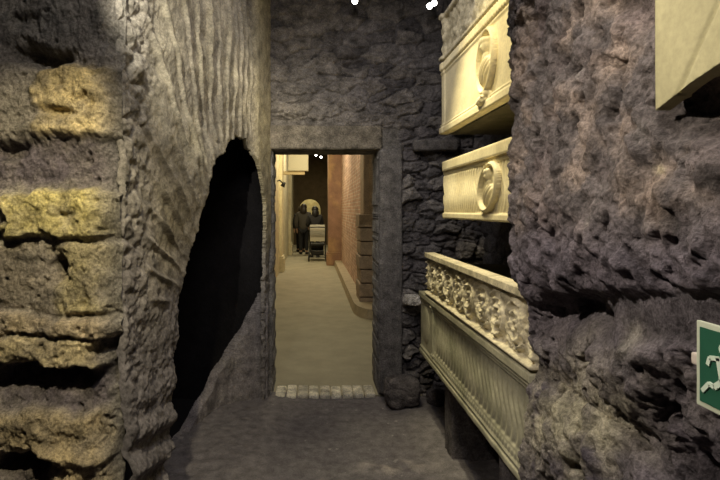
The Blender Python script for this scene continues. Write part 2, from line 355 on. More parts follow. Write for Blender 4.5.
# ---- wall with the doorway
YD = 4.5; DX0, DX1, DZ = -.346, .572, 2.12
def build_back():
    nu, nv = 360, 580
    x, z = np.meshgrid(np.linspace(-.60, 1.62, nu), np.linspace(-.03, 3.52, nv)); x = x.ravel(); z = z.ravel()
    V = np.stack([x, x*0+YD, z], 1); w = fbm(V, 3, 3, 201); w2 = fbm(V, 10, 2, 202)
    above = sstep(2.28, 2.34, z); rub = sstep(.74, .80, x+.03*w2)*(1-above*.0)
    # thin coursed stones above, bigger broken rubble to the right
    U = np.stack([x*4.2+.5*w, z*9.5+.7*w+.25*w2, x*0+3.5], 1); f1, f2, cid = voro(U, 11, .8)
    U2 = np.stack([x*6.5+.5*w2, z*10+.9*w, x*0+8.5], 1); g1, g2, gid = voro(U2, 14, .95)
    joint = np.clip((f2-f1)*5, 0, 1); joint2 = np.clip((g2-g1)*4, 0, 1)
    h = above*(.020*joint+.034*(cid-.5))
    rr = rub*(1-above)
    h += rr*(.035*joint2+.075*(gid-.5)-.02)
    h += .02*fbm(V, 4, 3, 203)+(.006+.026*np.maximum(above, rr))*fbm(V*np.array([1, 1, 1.6]), 20, 3, 204, .7)
    # ragged hole in the masonry above the lintel
    h -= .12*np.clip(1.3*np.exp(-((x-.36)/.09)**2-((z-2.86)/.06)**2), 0, 1)
    h -= .08*np.exp(-((x+.28)/.16)**2-((z-2.38)/.05)**2)
    ledge = np.exp(-((x-.86)/.09)**2-((z-.80)/.03)**2); h += .03*ledge
    t = np.ones((len(V), 3))*col((.17, .155, .15))
    t = paint(t, (.20, .18, .165), above*(cid > .5)); t = paint(t, (.115, .105, .105), above*(cid < .22))
    t = paint(t, (.24, .215, .18), above*np.clip(1-np.abs(x+.1)/.5, 0, 1)*.5)
    t = paint(t, (.21, .195, .18), (1-above)*(1-rub))
    t = paint(t, (.15, .135, .135), rr*(gid < .5)); t = paint(t, (.28, .255, .235), rr*(gid > .8))
    V[:, 1] -= h
    Q = grid_idx(nu, nv); cx = x[Q].mean(1); cz = z[Q].mean(1); cp = np.stack([cx, cz, cx*0], 1)
    j = .012*fbm(cp, 12, 3, 210); jl = .03*fbm(cp, 9, 3, 211)
    ins = (cx > DX0+jl) & (cx < DX1+j) & (cz < DZ)
    V, Q, t = skirted(V, Q, t, np.array([0, .42, 0]), ~ins)
    struct(link('wall_back', np_mesh('wall_back', V, Q, t), ROCK), 'dark rubble wall pierced by the doorway', 'wall')
build_back()
def rough_block(name, lo, hi, tint, mat=ROCK, n=0.02, amp=.012, parent=None, seed=0, rnd=.03):
    """a worked stone: a finely divided box, rounded, worn by noise"""
    lo = np.array(lo, float); hi = np.array(hi, float); s = hi-lo; c = (lo+hi)/2
    nd_ = [max(3, int(min(60, v/n))) for v in s]
    VV, QQ, off = [], [], 0
    for ax in range(3):
        u, v = [(1, 2), (2, 0), (0, 1)][ax]; nu, nv = nd_[u]+1, nd_[v]+1
        gu, gv = np.meshgrid(np.linspace(-.5, .5, nu), np.linspace(-.5, .5, nv))
        for sd in (-.5, .5):
            P = np.zeros((nu*nv, 3)); P[:, ax] = sd; P[:, u] = gu.ravel(); P[:, v] = gv.ravel()
            VV.append(P); QQ.append(grid_idx(nu, nv, sd < 0)+off); off += nu*nv
    P = np.concatenate(VV)*s; Q = np.concatenate(QQ)
    inner = np.clip(P, -s/2+rnd, s/2-rnd); d = P-inner; l = np.linalg.norm(d, axis=1, keepdims=True); P = inner+d/np.maximum(l, 1e-9)*np.minimum(l, rnd)
    key = np.round(P/1e-5).astype(np.int64); _, ix, inv = np.unique(key, axis=0, return_index=True, return_inverse=True)
    P = P[ix]; Q = inv.ravel()[Q]
    nr = P-np.clip(P, -s/2+rnd*1.01, s/2-rnd*1.01); nr /= np.maximum(np.linalg.norm(nr, axis=1, keepdims=True), 1e-9)
    W_ = P+c+seed*3.7
    P = P+nr*(amp*fbm(W_, .35/max(s.min(), .02), 3, 300+seed)+amp*.6*fbm(W_, 30, 3, 301+seed))[:, None]+c
    tt = np.ones((len(P), 3))*col(tint)*(1+.25*fbm(W_, 6, 3, 310+seed))[:, None]
    return link(name, np_mesh(name, P, Q, tt), mat, parent)
o = rough_block('trim_1', (-.42, YD-.055, DZ), (.60, YD+.40, DZ+.205), (.20, .175, .14), amp=.012, seed=3, rnd=.015)
struct(o, 'long worn lintel over the doorway', 'lintel')
o = rough_block('trim_2', (DX1+.005, YD-.045, .02), (.775, YD+.36, DZ+.01), (.20, .185, .175), amp=.010, seed=5, rnd=.015)
struct(o, 'smooth grey stone jamb right of the doorway', 'door jamb')

o = rough_block('trim_7', (.86, YD-.12, 2.10), (1.24, YD+.1, 2.20), (.17, .155, .145), amp=.014, seed=7, rnd=.02)
struct(o, 'flat stone jutting from the rubble right of the doorway', 'ledge')
# ---- wall behind the coffins, right side
def build_right():
    nu, nv = 200, 260
    y, z = np.meshgrid(np.linspace(2.0, 4.55, nu), np.linspace(-.03, 3.52, nv)); y = y.ravel(); z = z.ravel()
    V = np.stack([y*0+1.475, y, z], 1); U = np.stack([y*4+.4*fbm(V, 4, 2, 402), z*8+.5*fbm(V, 3, 2, 403), y*0+.5], 1); f1, f2, cid = voro(U, 33, .85)
    V[:, 0] -= .02*np.clip((f2-f1)*5, 0, 1)+.02*(cid-.5)+.012*fbm(V, 15, 3, 404)-.02
    t = np.ones((len(V), 3))*col((.10, .092, .095))
    V, Q, t = skirted(V, grid_idx(nu, nv, True), t, np.array([.3, 0, 0]))
    struct(link('wall_right', np_mesh('wall_right', V, Q, t), ROCK), 'dark stone wall behind the three marble coffins', 'wall')
build_right()

# ---- big rough rock on the near right
def build_rock():
    prof_py = np.array([-400, 0, 60, 130, 200, 260, 300, 340, 362, 385, 420, 480, 700]); prof_px = np.array([521, 521, 520, 522, 516, 522, 530, 541, 552, 541, 533, 530, 526])
    nu, nv = 520, 560
    path = [(1.75, 1.97), (1.05, 1.95)]
    for k in range(9):
        a = R(90+90*k/8); path.append((.07+.12*math.cos(a), 1.83+.12*math.sin(a)))      # x is relative to the edge from here on
    path += [(-.05, 1.5), (-.05, 1.0), (-.05, .35)]
    P = np.array(path); rel = np.array([0, 0]+[1]*(len(path)-2), float)
    d = np.concatenate([[0], np.cumsum(np.hypot(*np.diff(P[:, :]-np.outer(1-rel, [.75, 0]), axis=0).T))])
    # spend most of the columns on the side that is seen
    wgt = np.interp(np.linspace(0, 1, nu), [0, .12, 1], [0, d[2], d[-1]])
    uu, z = np.meshgrid(wgt, np.linspace(-.03, 3.52, nv)); uu = uu.ravel(); z = z.ravel()
    r_ = np.interp(uu, d, rel); y = np.interp(uu, d, P[:, 1])
    xe = (np.interp(EYE-0+0*z, [0], [0])+np.interp(CY-(z-EYE)*F/1.9, prof_py, prof_px)-CX)/F*1.9
    x = np.interp(uu, d, P[:, 0])+r_*xe
    V = np.stack([x, y, z], 1); G = V.reshape(nv, nu, 3)
    du = np.gradient(G, axis=1).reshape(-1, 3); dv = np.gradient(G, axis=0).reshape(-1, 3); n = np.cross(dv, du); n /= np.linalg.norm(n, axis=1, keepdims=True)
    face = G[0, -1]
    if n[nu*5+nu-5, 0] > 0: n = -n
    px, py = proj(V); w = fbm(V, 5, 3, 501); w2 = fbm(V, 14, 3, 502); qx, qy = px+26*w+8*w2, py+22*w+6*w2
    seen = sstep(d[2], d[6], uu)
    pl = box_m(qx, qy, 566, 290, 2000, 346, 9)            # smoother plastered band
    pl2 = pl+.6*box_m(qx, qy, 600, 140, 2000, 240, 20)
    rg = 1-.85*pl
    h = .05*fbm(V, 2.4, 3, 503)+rg*(.026*fbm(V, 7.5, 4, 504, .6)+.018*fbm(V, 20, 3, 505, .65)+.008*fbm(V, 60, 2, 506))
    h -= rg*.060*np.clip(6*(fbm(V, 10, 3, 507)-.19), 0, 1)+rg*.042*np.clip(4*(fbm(V, 24, 2, 508)-.25), 0, 1)                        # pits
    f1, f2, cid = voro(V*13+.5*np.stack([w2]*3, 1), 51); h += rg*(.03*np.clip(f2-f1, 0, .6)-.008)
    h -= .028*pl-.012*box_m(qx, qy, 540, 215, 2000, 272, 16)
    h += .05*blob(qx, qy, 590, 420, 62, 60)-.03*box_m(qx, qy, 660, 360, 2000, 900, 25)
    h -= .11*np.clip(1.5*blob(px, py, 712, 108, 34, 24), 0, 1)                      # undercut below the pale slab
    h -= .10*np.clip(1.3*blob(qx, qy, 556, 315, 22, 20), 0, 1)
    h -= .06*blob(qx, qy, 640, 12, 24, 22)
    # socket for the pale slab
    h = np.where((px > 650) & (py < 112), np.minimum(h, .0)-.02, h)
    h = h*seen+(1-seen)*.02*fbm(V, 6, 3, 511)
    t = np.ones((len(V), 3))*col((.15, .128, .115))
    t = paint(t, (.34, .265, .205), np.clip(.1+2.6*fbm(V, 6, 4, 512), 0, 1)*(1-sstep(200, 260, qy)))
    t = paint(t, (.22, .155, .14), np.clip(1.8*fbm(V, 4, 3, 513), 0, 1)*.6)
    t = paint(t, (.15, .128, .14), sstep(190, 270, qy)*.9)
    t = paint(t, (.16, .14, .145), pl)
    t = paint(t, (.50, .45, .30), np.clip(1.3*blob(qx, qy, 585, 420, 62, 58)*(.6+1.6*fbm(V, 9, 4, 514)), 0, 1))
    t = paint(t, (.22, .20, .17), np.clip(3*(fbm(V, 11, 3, 515)-.25), 0, 1)*.7)
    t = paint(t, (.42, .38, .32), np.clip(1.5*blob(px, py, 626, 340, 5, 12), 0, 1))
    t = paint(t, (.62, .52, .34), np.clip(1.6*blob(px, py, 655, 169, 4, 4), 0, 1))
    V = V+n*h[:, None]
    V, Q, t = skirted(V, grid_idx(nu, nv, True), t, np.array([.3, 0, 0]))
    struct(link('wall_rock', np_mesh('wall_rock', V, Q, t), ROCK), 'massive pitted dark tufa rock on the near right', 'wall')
build_rock()

# ---- floors and ceilings
def build_floor():
    nu, nv = 300, 420
    x, y = np.meshgrid(np.linspace(-1.3, 1.7, nu), np.linspace(.2, 4.53, nv)); x = x.ravel(); y = y.ravel(); V = np.stack([x, y, x*0], 1)
    w = fbm(V, 2, 3, 601)
    h = .012*w+.006*fbm(V, 9, 4, 602)+.004*fbm(V, 40, 2, 603)
    edge = np.maximum(sstep(.45, .1, x-(-.80+.155*(y-2))), sstep(.60, .85, x)*sstep(4.7, 3.9, y))
    h += edge*(.02+.035*np.clip(fbm(V, 6, 3, 604)+.1, 0, 1))
    slab = np.exp(-(((x-.52)/.28)**2+((y-3.25)/.10)**2)**2); h += .018*slab*np.clip(.6+fbm(V, 8, 3, 609), 0, 1)
    V[:, 2] = h-.012
    t = np.ones((len(V), 3))*col((.118, .106, .115)); t = paint(t, (.15, .136, .14), np.clip(.5+1.6*w, 0, 1)); t = paint(t, (.22, .2, .19), edge*.4)
    t = paint(t, (.28, .25, .24), np.clip(slab*1.2*(.3+1.5*fbm(V, 8, 3, 609)), 0, .8))
    t = paint(t, (.30, .28, .27), np.clip(8*(fbm(V, 30, 2, 611)-.45), 0, 1))
    Q = grid_idx(nu, nv); keep = ((x-A[0])*N[0]+(y-A[1])*N[1])[Q].min(1) > -.40
    struct(link('floor', np_mesh('floor', V, Q[keep], t), FLOORM), 'dark grey trodden gravel floor', 'floor')
build_floor()
struct(box('floor_corridor', (-.86, 4.50, -.15), (2.6, 26.5, 0), PAVE), 'tan paved floor of the lit corridor', 'floor')
struct(box('ceiling', (-2.6, -.6, 3.5), (2.0, 4.95, 3.6), ROCKD), 'dark ceiling of the chamber', 'ceiling')
CEILD = plain('dark_ceiling', (.03, .026, .02), .9)
struct(box('ceiling_corridor', (-1.4, 4.9, 4.2), (2.6, 26.5, 4.3), CEILD), 'dark ceiling of the corridor', 'ceiling')
OCH = rock_mat('ochre_plaster', (.56, .50, .33), .2, 5, 60, .25, .003, .8, .2, ((.4, .3, .15), 3, .5), .05)
PINK = brick_mat('rosy_brick', (.40, .24, .18), (.50, .33, .25), (.50, .42, .34), .24, .07, 'Y')
RED = rock_mat('rosy_plaster', (.22, .125, .085), .25, 4, 60, .2, .003, .7, .25, ((.42, .27, .12), 1.5, .7), .05)
BROWN = rock_mat('brown_wall', (.09, .065, .035), .25, 4, 50, .2, .003, .8, .2, None, .05)
BLOCK = rock_mat('brown_block', (.27, .205, .15), .3, 8, 60, .4, .004, .85, .2, None, .1)
struct(box('wall_corridor_left', (-1.1, 4.92, 0), (-.84, 24.2, 4.2), OCH), 'ochre plastered left wall of the corridor', 'wall')
def pilaster(name, lo, hi, mat, lab, base=.35, cap=True):
    bm = bmesh.new(); bx(bm, [(a+b)/2 for a, b in zip(lo, hi)], [b-a for a, b in zip(lo, hi)], 0, .01)
    c = ((lo[0]+hi[0])/2, (lo[1]+hi[1])/2)
    for z0, z1, e in ((0, base, .05), (base, base+.06, .03)): bx(bm, (c[0], c[1], (z0+z1)/2), (hi[0]-lo[0]+2*e, hi[1]-lo[1]+2*e, z1-z0), 0, .012)
    if cap: bx(bm, (c[0], c[1], 3.55), (hi[0]-lo[0]+.1, hi[1]-lo[1]+.1, .14), 0, .02)
    return struct(mesh_bm(name, bm, mat), lab, 'pilaster')
pilaster('trim_3', (-.86, 13.4, 0), (-.77, 13.9, 4.2), OCH, 'ochre pilaster on the left corridor wall, nearer one')
pilaster('trim_4', (-.86, 18.6, 0), (-.76, 19.1, 4.2), OCH, 'ochre pilaster on the left corridor wall, behind the group')
pilaster('trim_5', (.47, 15.0, 0), (1.1, 15.6, 4.2), RED, 'tall rosy pilaster at the end of the brick wall', .32, False)
struct(box('wall_corridor_right', (.85, 8.9, 0), (1.15, 15.1, 4.2), PINK), 'rosy brick right wall of the corridor', 'wall')
struct(box('wall_corridor_far_right', (1.0, 15.5, 0), (1.2, 24.2, 4.2), BROWN), 'brown wall past the rosy pilaster', 'wall')
bm = bmesh.new()                                         # pier of stacked blocks nearest the doorway
for k in range(7):
    z0 = .22*k; e = rng.uniform(-.012, .012)*1.5
    bx(bm, (1.05+e, 8.55+e, z0+.11), (.58, .66, .205), 0, .018)
bx(bm, (1.07, 8.57, 2.86), (.50, .58, 2.68), 0, .03); bx(bm, (1.02, 8.53, 2.86), (.22, .62, 2.68), 0, .03)
struct(mesh_bm('wall_corridor_pier', bm, BLOCK), 'brown pier of stacked blocks seen past the right jamb', 'pier')
bm = bmesh.new()
pr = [(.64, 15.0), (.64, 8.2)]+[(.64+.24*(1-math.cos(R(a))), 8.2-.62*math.sin(R(a))) for a in range(15, 91, 15)]+[(1.4, 7.58), (1.4, 8.2), (.9, 8.3), (.9, 15.0)]
lo = [bm.verts.new((x, y, 0)) for x, y in pr]; hi = [bm.verts.new((x+.015*(x < .8), y, .15)) for x, y in pr]
bm.faces.new(hi)
for i in range(len(pr)): bm.faces.new((lo[i], lo[(i+1) % len(pr)], hi[(i+1) % len(pr)], hi[i]))
struct(mesh_bm('trim_6', bm, rock_mat('kerb_stone', (.34, .28, .19), .2, 6, 60, .3, .003, .8, .2, None, .05)), 'low stone kerb with a rounded end along the brick wall', 'kerb')
# far end wall with a pale round-headed arch
bm = bmesh.new(); YE = 24.0; ac, ar, az = -.10, .50, 1.60
arc = [(ac+ar*math.cos(R(a)), az+ar*math.sin(R(a))) for a in range(0, 181, 10)]
tops = [(1.3, 4.2)]+[(x, 4.2) for x, z in arc[1:-1]]+[(-1.1, 4.2)]
def slab_quad(q):
    a_ = [bm.verts.new((x, YE, z)) for x, z in q]; b_ = [bm.verts.new((x, YE+.3, z)) for x, z in q]
    bm.faces.new(a_); bm.faces.new(b_[::-1])
    for i in range(4): bm.faces.new((a_[i], a_[(i+1) % 4], b_[(i+1) % 4], b_[i]))
for k in range(len(arc)-1): slab_quad([arc[k], tops[k], tops[k+1], arc[k+1]])
slab_quad([(-1.1, 0), (ac-ar, 0), (ac-ar, az), (-1.1, 4.2)]); slab_quad([(ac+ar, 0), (1.3, 0), (1.3, 4.2), (ac+ar, az)])
struct(mesh_bm('wall_corridor_end', bm, BROWN), 'dark brown end wall of the corridor with a pale arch', 'wall')
struct(box('wall_beyond_arch', (-1.1, 26.0, 0), (1.3, 26.2, 4.2), OCH), 'pale wall seen through the arch', 'wall')
lamp('AREA', (-.1, 25.0, 3.4), (-.1, 25.6, 1.5), 40, AMBER, .5)

# ================================================================== OBJECTS
# ---- threshold: a row of worn pale setts
t_ = thing('threshold', 'row of worn pale stone setts across the foot of the doorway', 'threshold', (0, 0, 0))
xs = np.linspace(DX0+.025, DX1-.02, 10); tilt = .05
for i in range(9):
    j = rng.uniform(-.012, .012) if 0 < i < 9 else 0
    rough_block('sett', (xs[i]+.004, YD-.09+tilt*(i/8)+rng.uniform(-.015, .015), -.06), (xs[i+1]-.004+j*.5, YD+.20+rng.uniform(-.02, .02), .022+rng.uniform(-.004, .006)),
                lerp(col((.80, .74, .60)), col((.62, .57, .46)), rng.random()), amp=.006, seed=20+i, rnd=.012, parent=t_)

# ---- marble coffins
def relief(name, y0, y1, z0, z1, x, fn, mat, parent, n=.006, thick=.06):
    """carved face looking towards -x: fn(y, z) gives how far the marble stands out"""
    nu = int((y1-y0)/n)+1; nv = int((z1-z0)/n)+1
    y, z = np.meshgrid(np.linspace(y0, y1, nu), np.linspace(z0, z1, nv)); y = y.ravel(); z = z.ravel()
    V = np.stack([x-fn(y, z), y, z], 1)
    V, Q, t = skirted(V, grid_idx(nu, nv, True), np.ones((len(V), 3)), np.array([thick, 0, 0]))
    return link(name, np_mesh(name, V, Q), mat, parent)
def band(z, a, b, s=.004): return sstep(a-s, a+s, z)*(1-sstep(b-s, b+s, z))
def ell(y, z, cy, cz, ry, rz, sh=0): yy = y-cy+sh*(z-cz); return np.sqrt((yy/ry)**2+((z-cz)/rz)**2)
def dome(e): return np.sqrt(np.clip(1-e**2, 0, 1))
def bust(y, z, cy, cz, s, sh):
    """portrait: head with hair, neck, draped shoulders"""
    Z = lambda v: cz+v*s
    Y = lambda v: cy+v*s
    h = .055*s/.13*dome(ell(y, z, Y(0), Z(.42), .27*s, .34*s, sh))
    h = np.maximum(h, .062*s/.13*dome(ell(y, z, Y(0), Z(.58), .29*s, .22*s, sh))+.004*np.sin(y*420)*(z > Z(.5)))
    h = np.maximum(h, .066*s/.13*dome(ell(y, z, Y(-.02), Z(.36), .07*s, .12*s, sh)))
    h = np.maximum(h, .035*s/.13*dome(ell(y, z, Y(0), Z(.05), .16*s, .25*s, sh)))
    drape = .045*s/.13*dome(ell(y, z, Y(0), Z(-.5), .62*s, .55*s, sh))
    drape = drape*(1+.22*np.sin((y*1.0+(z-cz)*.9)*170))
    return np.maximum(h, drape)
def coffin(name, lab, x, y0, y1, z0, z1, front, mat, xb=1.425):
    r = thing(name, lab, 'sarcophagus', ((x+xb)/2, (y0+y1)/2, z0))
    r_inv = Vector(r.location)
    return r, r_inv
def par(o, r):       # keep world placement under an Empty at the base
    o.parent = r; o.matrix_parent_inverse = Matrix.Translation(-Vector(r.location)); return o
X2 = .95
# top coffin
r, _ = coffin('sarcophagus', 'topmost ivory marble sarcophagus under a carved lid, tall portrait medallion on its front', X2, 2.0, 3.77, 2.145, 2.66, None, MARB)
def f_top(y, z):
    h = .018*band(z, 2.145, 2.195)+.010*band(z, 2.20, 2.215)+.016*band(z, 2.60, 2.655)+.008*band(z, 2.575, 2.592)
    h += .012*(1-sstep(3.70, 3.715, 3.77-np.abs(3.77-y)))*0+.010*band(y, 3.70, 3.78)
    return h+.004*np.sin(y*2*math.pi/.035)*band(z, 2.60, 2.66)+.003*fbm(np.stack([y, z, y*0], 1), 8, 3, 700)
o = relief('front_panel', 2.0, 3.77, 2.145, 2.655, X2, f_top, MARB, None); par(o, r)
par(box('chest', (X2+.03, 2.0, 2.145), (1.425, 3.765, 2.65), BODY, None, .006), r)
cy_, cz_, sh_ = 2.80, 2.40, .15
def f_med1(y, z):
    e = ell(y, z, cy_, cz_, .135, .175, sh_)
    return np.where(e < 1, .016+.014*np.exp(-((e-.92)/.06)**2)-.012*(e < .86), 0)
def med_mesh(cy, cz, ry, rz, sh, x, fn, mat, name, n=.0045, lim=1.0):
    nu = int(2.3*ry/n); nv = int(2.1*rz/n)
    v, w = np.meshgrid(np.linspace(-1.1, 1.1, nu), np.linspace(-1.02, 1.02, nv)); z = cz+w.ravel()*rz; y = cy+v.ravel()*ry-sh*(z-cz)
    V = np.stack([x-fn(y, z), y, z], 1); Q = grid_idx(nu, nv, True)
    k = ell(y, z, cy, cz, ry, rz, sh)[Q].mean(1) < lim
    V, Q, t = skirted(V, Q, np.ones((len(V), 3)), np.array([.05, 0, 0]), k)
    return link(name, np_mesh(name, V, Q), mat)
m = par(med_mesh(cy_, cz_, .135, .175, sh_, X2-.002, f_med1, MARB, 'medallion'), r)
def f_b1(y, z): return .004+bust(y, z, cy_-.0, cz_+.02, .15, sh_)*.55
b = med_mesh(cy_, cz_-.01, .10, .14, sh_, X2-.004, f_b1, MARB, 'portrait_bust', .004, .97); b.parent = m
def f_fig(y, z):
    P = np.stack([y, z, y*0], 1)
    return .004+.030*dome(ell(y, z, 2.86, 2.20, .07, .03))*(1+.5*fbm(P, 40, 2, 711))+.02*dome(ell(y, z, 2.80, 2.235, .03, .03))
par(med_mesh(2.84, 2.21, .10, .045, 0, X2-.008, f_fig, MARB, 'carved_figure', .004), r)
def f_lid1(y, z):
    P = np.stack([y, z, y*0], 1); f1, f2, cid = voro(P*np.array([16, 14, 1]), 71)
    frame = np.maximum(band(z, 2.672, 2.70), band(z, 2.97, 3.01))
    return .018*frame+(1-frame)*(.03*np.clip(.6-f1, 0, 1)+.016*fbm(P, 22, 3, 712)-.01)+.02*band(y, 3.70, 3.78)
l = par(box('lid', (X2+.035, 2.0, 2.672), (1.425, 3.765, 3.0), MARB, None, .01), r)
lf = relief('lid_carving', 2.0, 3.765, 2.675, 3.0, X2+.005, f_lid1, FRIEZE, None); lf.parent = l
# middle coffin
r, _ = coffin('sarcophagus', 'small ivory marble sarcophagus in the middle, fluted front with a round portrait', X2, 2.0, 3.73, 1.54, 1.9, None, MARB)
cy2, cz2, sh2 = 2.76, 1.72, .35
def f_mid(y, z):
    flute = band(z, 1.585, 1.845, .01)*(1-sstep(.8, 1.3, 1-np.clip((ell(y, z, cy2, cz2, .16, .17, sh2)-1)*3, 0, 1)+.0))
    s = np.sin((y+.02*np.sin((z-1.6)*24))*2*math.pi/.042)
    h = .006*s*flute*sstep(2.98, 3.03, y)+.004*s*flute
    h += .014*band(z, 1.54, 1.58)+.008*band(z, 1.85, 1.875)
    chip = np.clip(3*(fbm(np.stack([y, z, y*0], 1), 9, 3, 722)-.3), 0, 1)*sstep(3.66, 3.72, y)
    return h-.03*chip
par(relief('front_panel', 2.0, 3.73, 1.54, 1.872, X2, f_mid, MARB, None), r)
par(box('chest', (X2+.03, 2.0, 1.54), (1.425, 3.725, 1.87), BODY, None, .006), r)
l = par(box('lid', (X2-.022, 2.0, 1.874), (1.425, 3.72, 1.945), MARB, None, .012), r)
def f_med2(y, z):
    e = ell(y, z, cy2, cz2, .145, .135, sh2)
    return np.where(e < 1.02, .012+.016*np.exp(-((e-.90)/.08)**2)-.009*(e < .8), 0)
m = par(med_mesh(cy2, cz2, .145, .135, sh2, X2-.004, f_med2, MARB, 'medallion'), r)
b = med_mesh(cy2-.005, cz2-.005, .105, .112, sh2, X2-.006, lambda y, z: .003+.6*bust(y, z, cy2-.005, cz2+.015, .115, sh2), MARB, 'portrait_bust', .004, .97); b.parent = m
# lower coffin
X3 = .855
r, _ = coffin('sarcophagus', 'long grey-green marble sarcophagus lowest of the three, foliage frieze on its lid', X3, 2.0, 4.08, .49, .97, None, MARBG)
def f_low(y, z):
    end = sstep(3.70, 3.72, y)
    frame = band(y, 3.655, 3.70)
    inner = (1-sstep(3.62, 3.65, y))*band(z, .60, .885, .008)
    tt = (z-.60)/.285; s = np.sin((y+.028*np.sin(tt*2*math.pi))*2*math.pi/.062)
    h = inner*(.0035*s-.006)+.010*frame*band(z, .56, .92)
    h += .018*band(z, .925, .97)+.010*band(z, .905, .920)+.006*band(z, .889, .900)
    h += .014*band(z, .49, .525)+.009*band(z, .53, .55)+.006*np.abs(np.sin(y*2*math.pi/.07))*band(z, .555, .58)*(1-end)
    h += end*.012*dome(ell(y, z, 3.90, .74, .12, .14))
    return h+.003*fbm(np.stack([y, z, y*0], 1), 9, 3, 731)
par(relief('front_panel', 2.0, 4.08, .49, .968, X3, f_low, MARBG, None, .0055), r)
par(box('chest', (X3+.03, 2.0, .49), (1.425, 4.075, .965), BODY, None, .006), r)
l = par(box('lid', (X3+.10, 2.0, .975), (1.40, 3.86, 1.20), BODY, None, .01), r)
# the frieze is a raised board along the front of the lid
def f_frz(y, z):
    P = np.stack([y, z, y*0], 1); frame = np.maximum(band(z, .98, 1.0), band(z, 1.245, 1.29))
    L_ = .21; k = np.floor(y/L_); yl = (np.mod(y, L_)-L_/2)*np.where(np.mod(k, 2) == 0, 1, -1); zl = (z-1.12)*np.where(np.mod(k, 2) == 0, 1, -1)
    rr = np.sqrt(yl**2+zl**2); an = np.arctan2(zl, yl)
    sp = np.exp(-((np.mod(rr/.042-an/(2*math.pi)+.5, 1)-.5)/.24)**2)*(rr < .11)
    leaf = np.clip(np.cos(an*5+rr*40)*.7+.3, 0, 1)*(rr < .12)
    h = .020*sp+.009*leaf+.026*np.clip(fbm(P, 22, 3, 741, .65)+.15, 0, 1)-.010
    return np.where(frame > .5, .030*frame, h*(1-frame)+.03*frame)+.012*(1.29-z)
lf = relief('foliage_frieze', 2.0, 3.87, .98, 1.285, X3+.012, f_frz, FRIEZE, None, .005, .075); lf.parent = l

# stone legs under the lower coffin
LEG = (.15, .135, .135)
tag(rough_block('stone_support', (.89, 3.30, -.02), (1.30, 3.50, .482), LEG, amp=.012, seed=41, rnd=.02), 'narrow stone support under the far end of the lowest sarcophagus', 'support', 'supports of the lowest sarcophagus')
tag(rough_block('stone_support', (.89, 2.12, -.02), (1.30, 2.50, .482), LEG, amp=.012, seed=42, rnd=.02), 'wide stone support under the near end of the lowest sarcophagus', 'support', 'supports of the lowest sarcophagus')

# pale slab let into the rock, upper right
def f_slab(y, z):
    g = np.abs((z-1.836)*(.892-.981)-(y-.981)*(1.96-1.836))/math.hypot(.089, .124)
    return -.006*np.exp(-(g/.004)**2)+.004*sstep(-.02, .02, (y-.981)*(1.96-1.836)-(z-1.836)*(.892-.981))
r = thing('stone_slab', 'pale smooth stone slab with a diagonal joint, let into the top of the near right rock', 'slab', (.78, .85, 1.81))
SLAB = rock_mat('pale_slab', (.38, .34, .18), .14, 6, 50, .2, .003, .8, .2, None, .05)
o = par(relief('slab_face', .45, 1.055, 1.802, 2.9, .70, f_slab, SLAB, None, .005, .03), r)
for v in o.data.vertices: v.co.z = max(v.co.z, float(np.interp(v.co.y, [.45, .892, .963, 1.055], [1.90, 1.852, 1.834, 1.802])))      # chipped lower edge
par(box('slab_body', (.715, .45, 1.85), (.95, 1.053, 2.9), SLAB, None, .004), r)

# loose stones
def boulder(loc, s, tint, seed, lab, rz=0, group=None):
    bm = bmesh.new(); bmesh.ops.create_icosphere(bm, subdivisions=5, radius=1)
    P = np.array([v.co[:] for v in bm.verts]); cub = P/np.maximum(np.abs(P).max(1, keepdims=True), 1e-6); P2 = lerp(P, cub*.8, .55)
    d = 1+.25*fbm(P, .9, 3, 800+seed)+.10*fbm(P, 4, 3, 801+seed); f1, f2, cid = voro(P*1.6+seed, 810+seed); d += .12*(cid-.5)
    P2 = P2*d[:, None]*np.array(s)
    P2[:, 2] -= P2[:, 2].min()
    for v, p in zip(bm.verts, P2): v.co = p
    me = bpy.data.meshes.new('boulder')
    for f in bm.faces: f.smooth = True
    bm.to_mesh(me); bm.free()
    a = me.color_attributes.new('tint', 'FLOAT_COLOR', 'POINT'); tt = np.ones((len(P2), 4)); tt[:, :3] = col(tint)*(1+.3*fbm(P, 1.5, 3, 820+seed))[:, None]
    a.data.foreach_set('color', tt.astype(np.float32).ravel())
    o = link('boulder', me, ROCK); o.location = loc; o.rotation_euler = (0, 0, rz)
    return tag(o, lab, 'stone', group)
boulder((.745, 4.27, -.02), (.165, .12, .135), (.14, .125, .125), 1, 'big dark squared boulder at the right foot of the doorway', .1, 'boulders at the foot of the wall')
boulder((1.02, 4.30, -.02), (.065, .08, .07), (.17, .15, .15), 2, 'small dark boulder between the doorway boulder and the lowest sarcophagus', .6, 'boulders at the foot of the wall')

boulder((.838, 4.36, .80), (.068, .095, .05), (.80, .75, .68), 5, 'small pale stone wedged in the rubble between the doorway jamb and the lowest sarcophagus', .2)
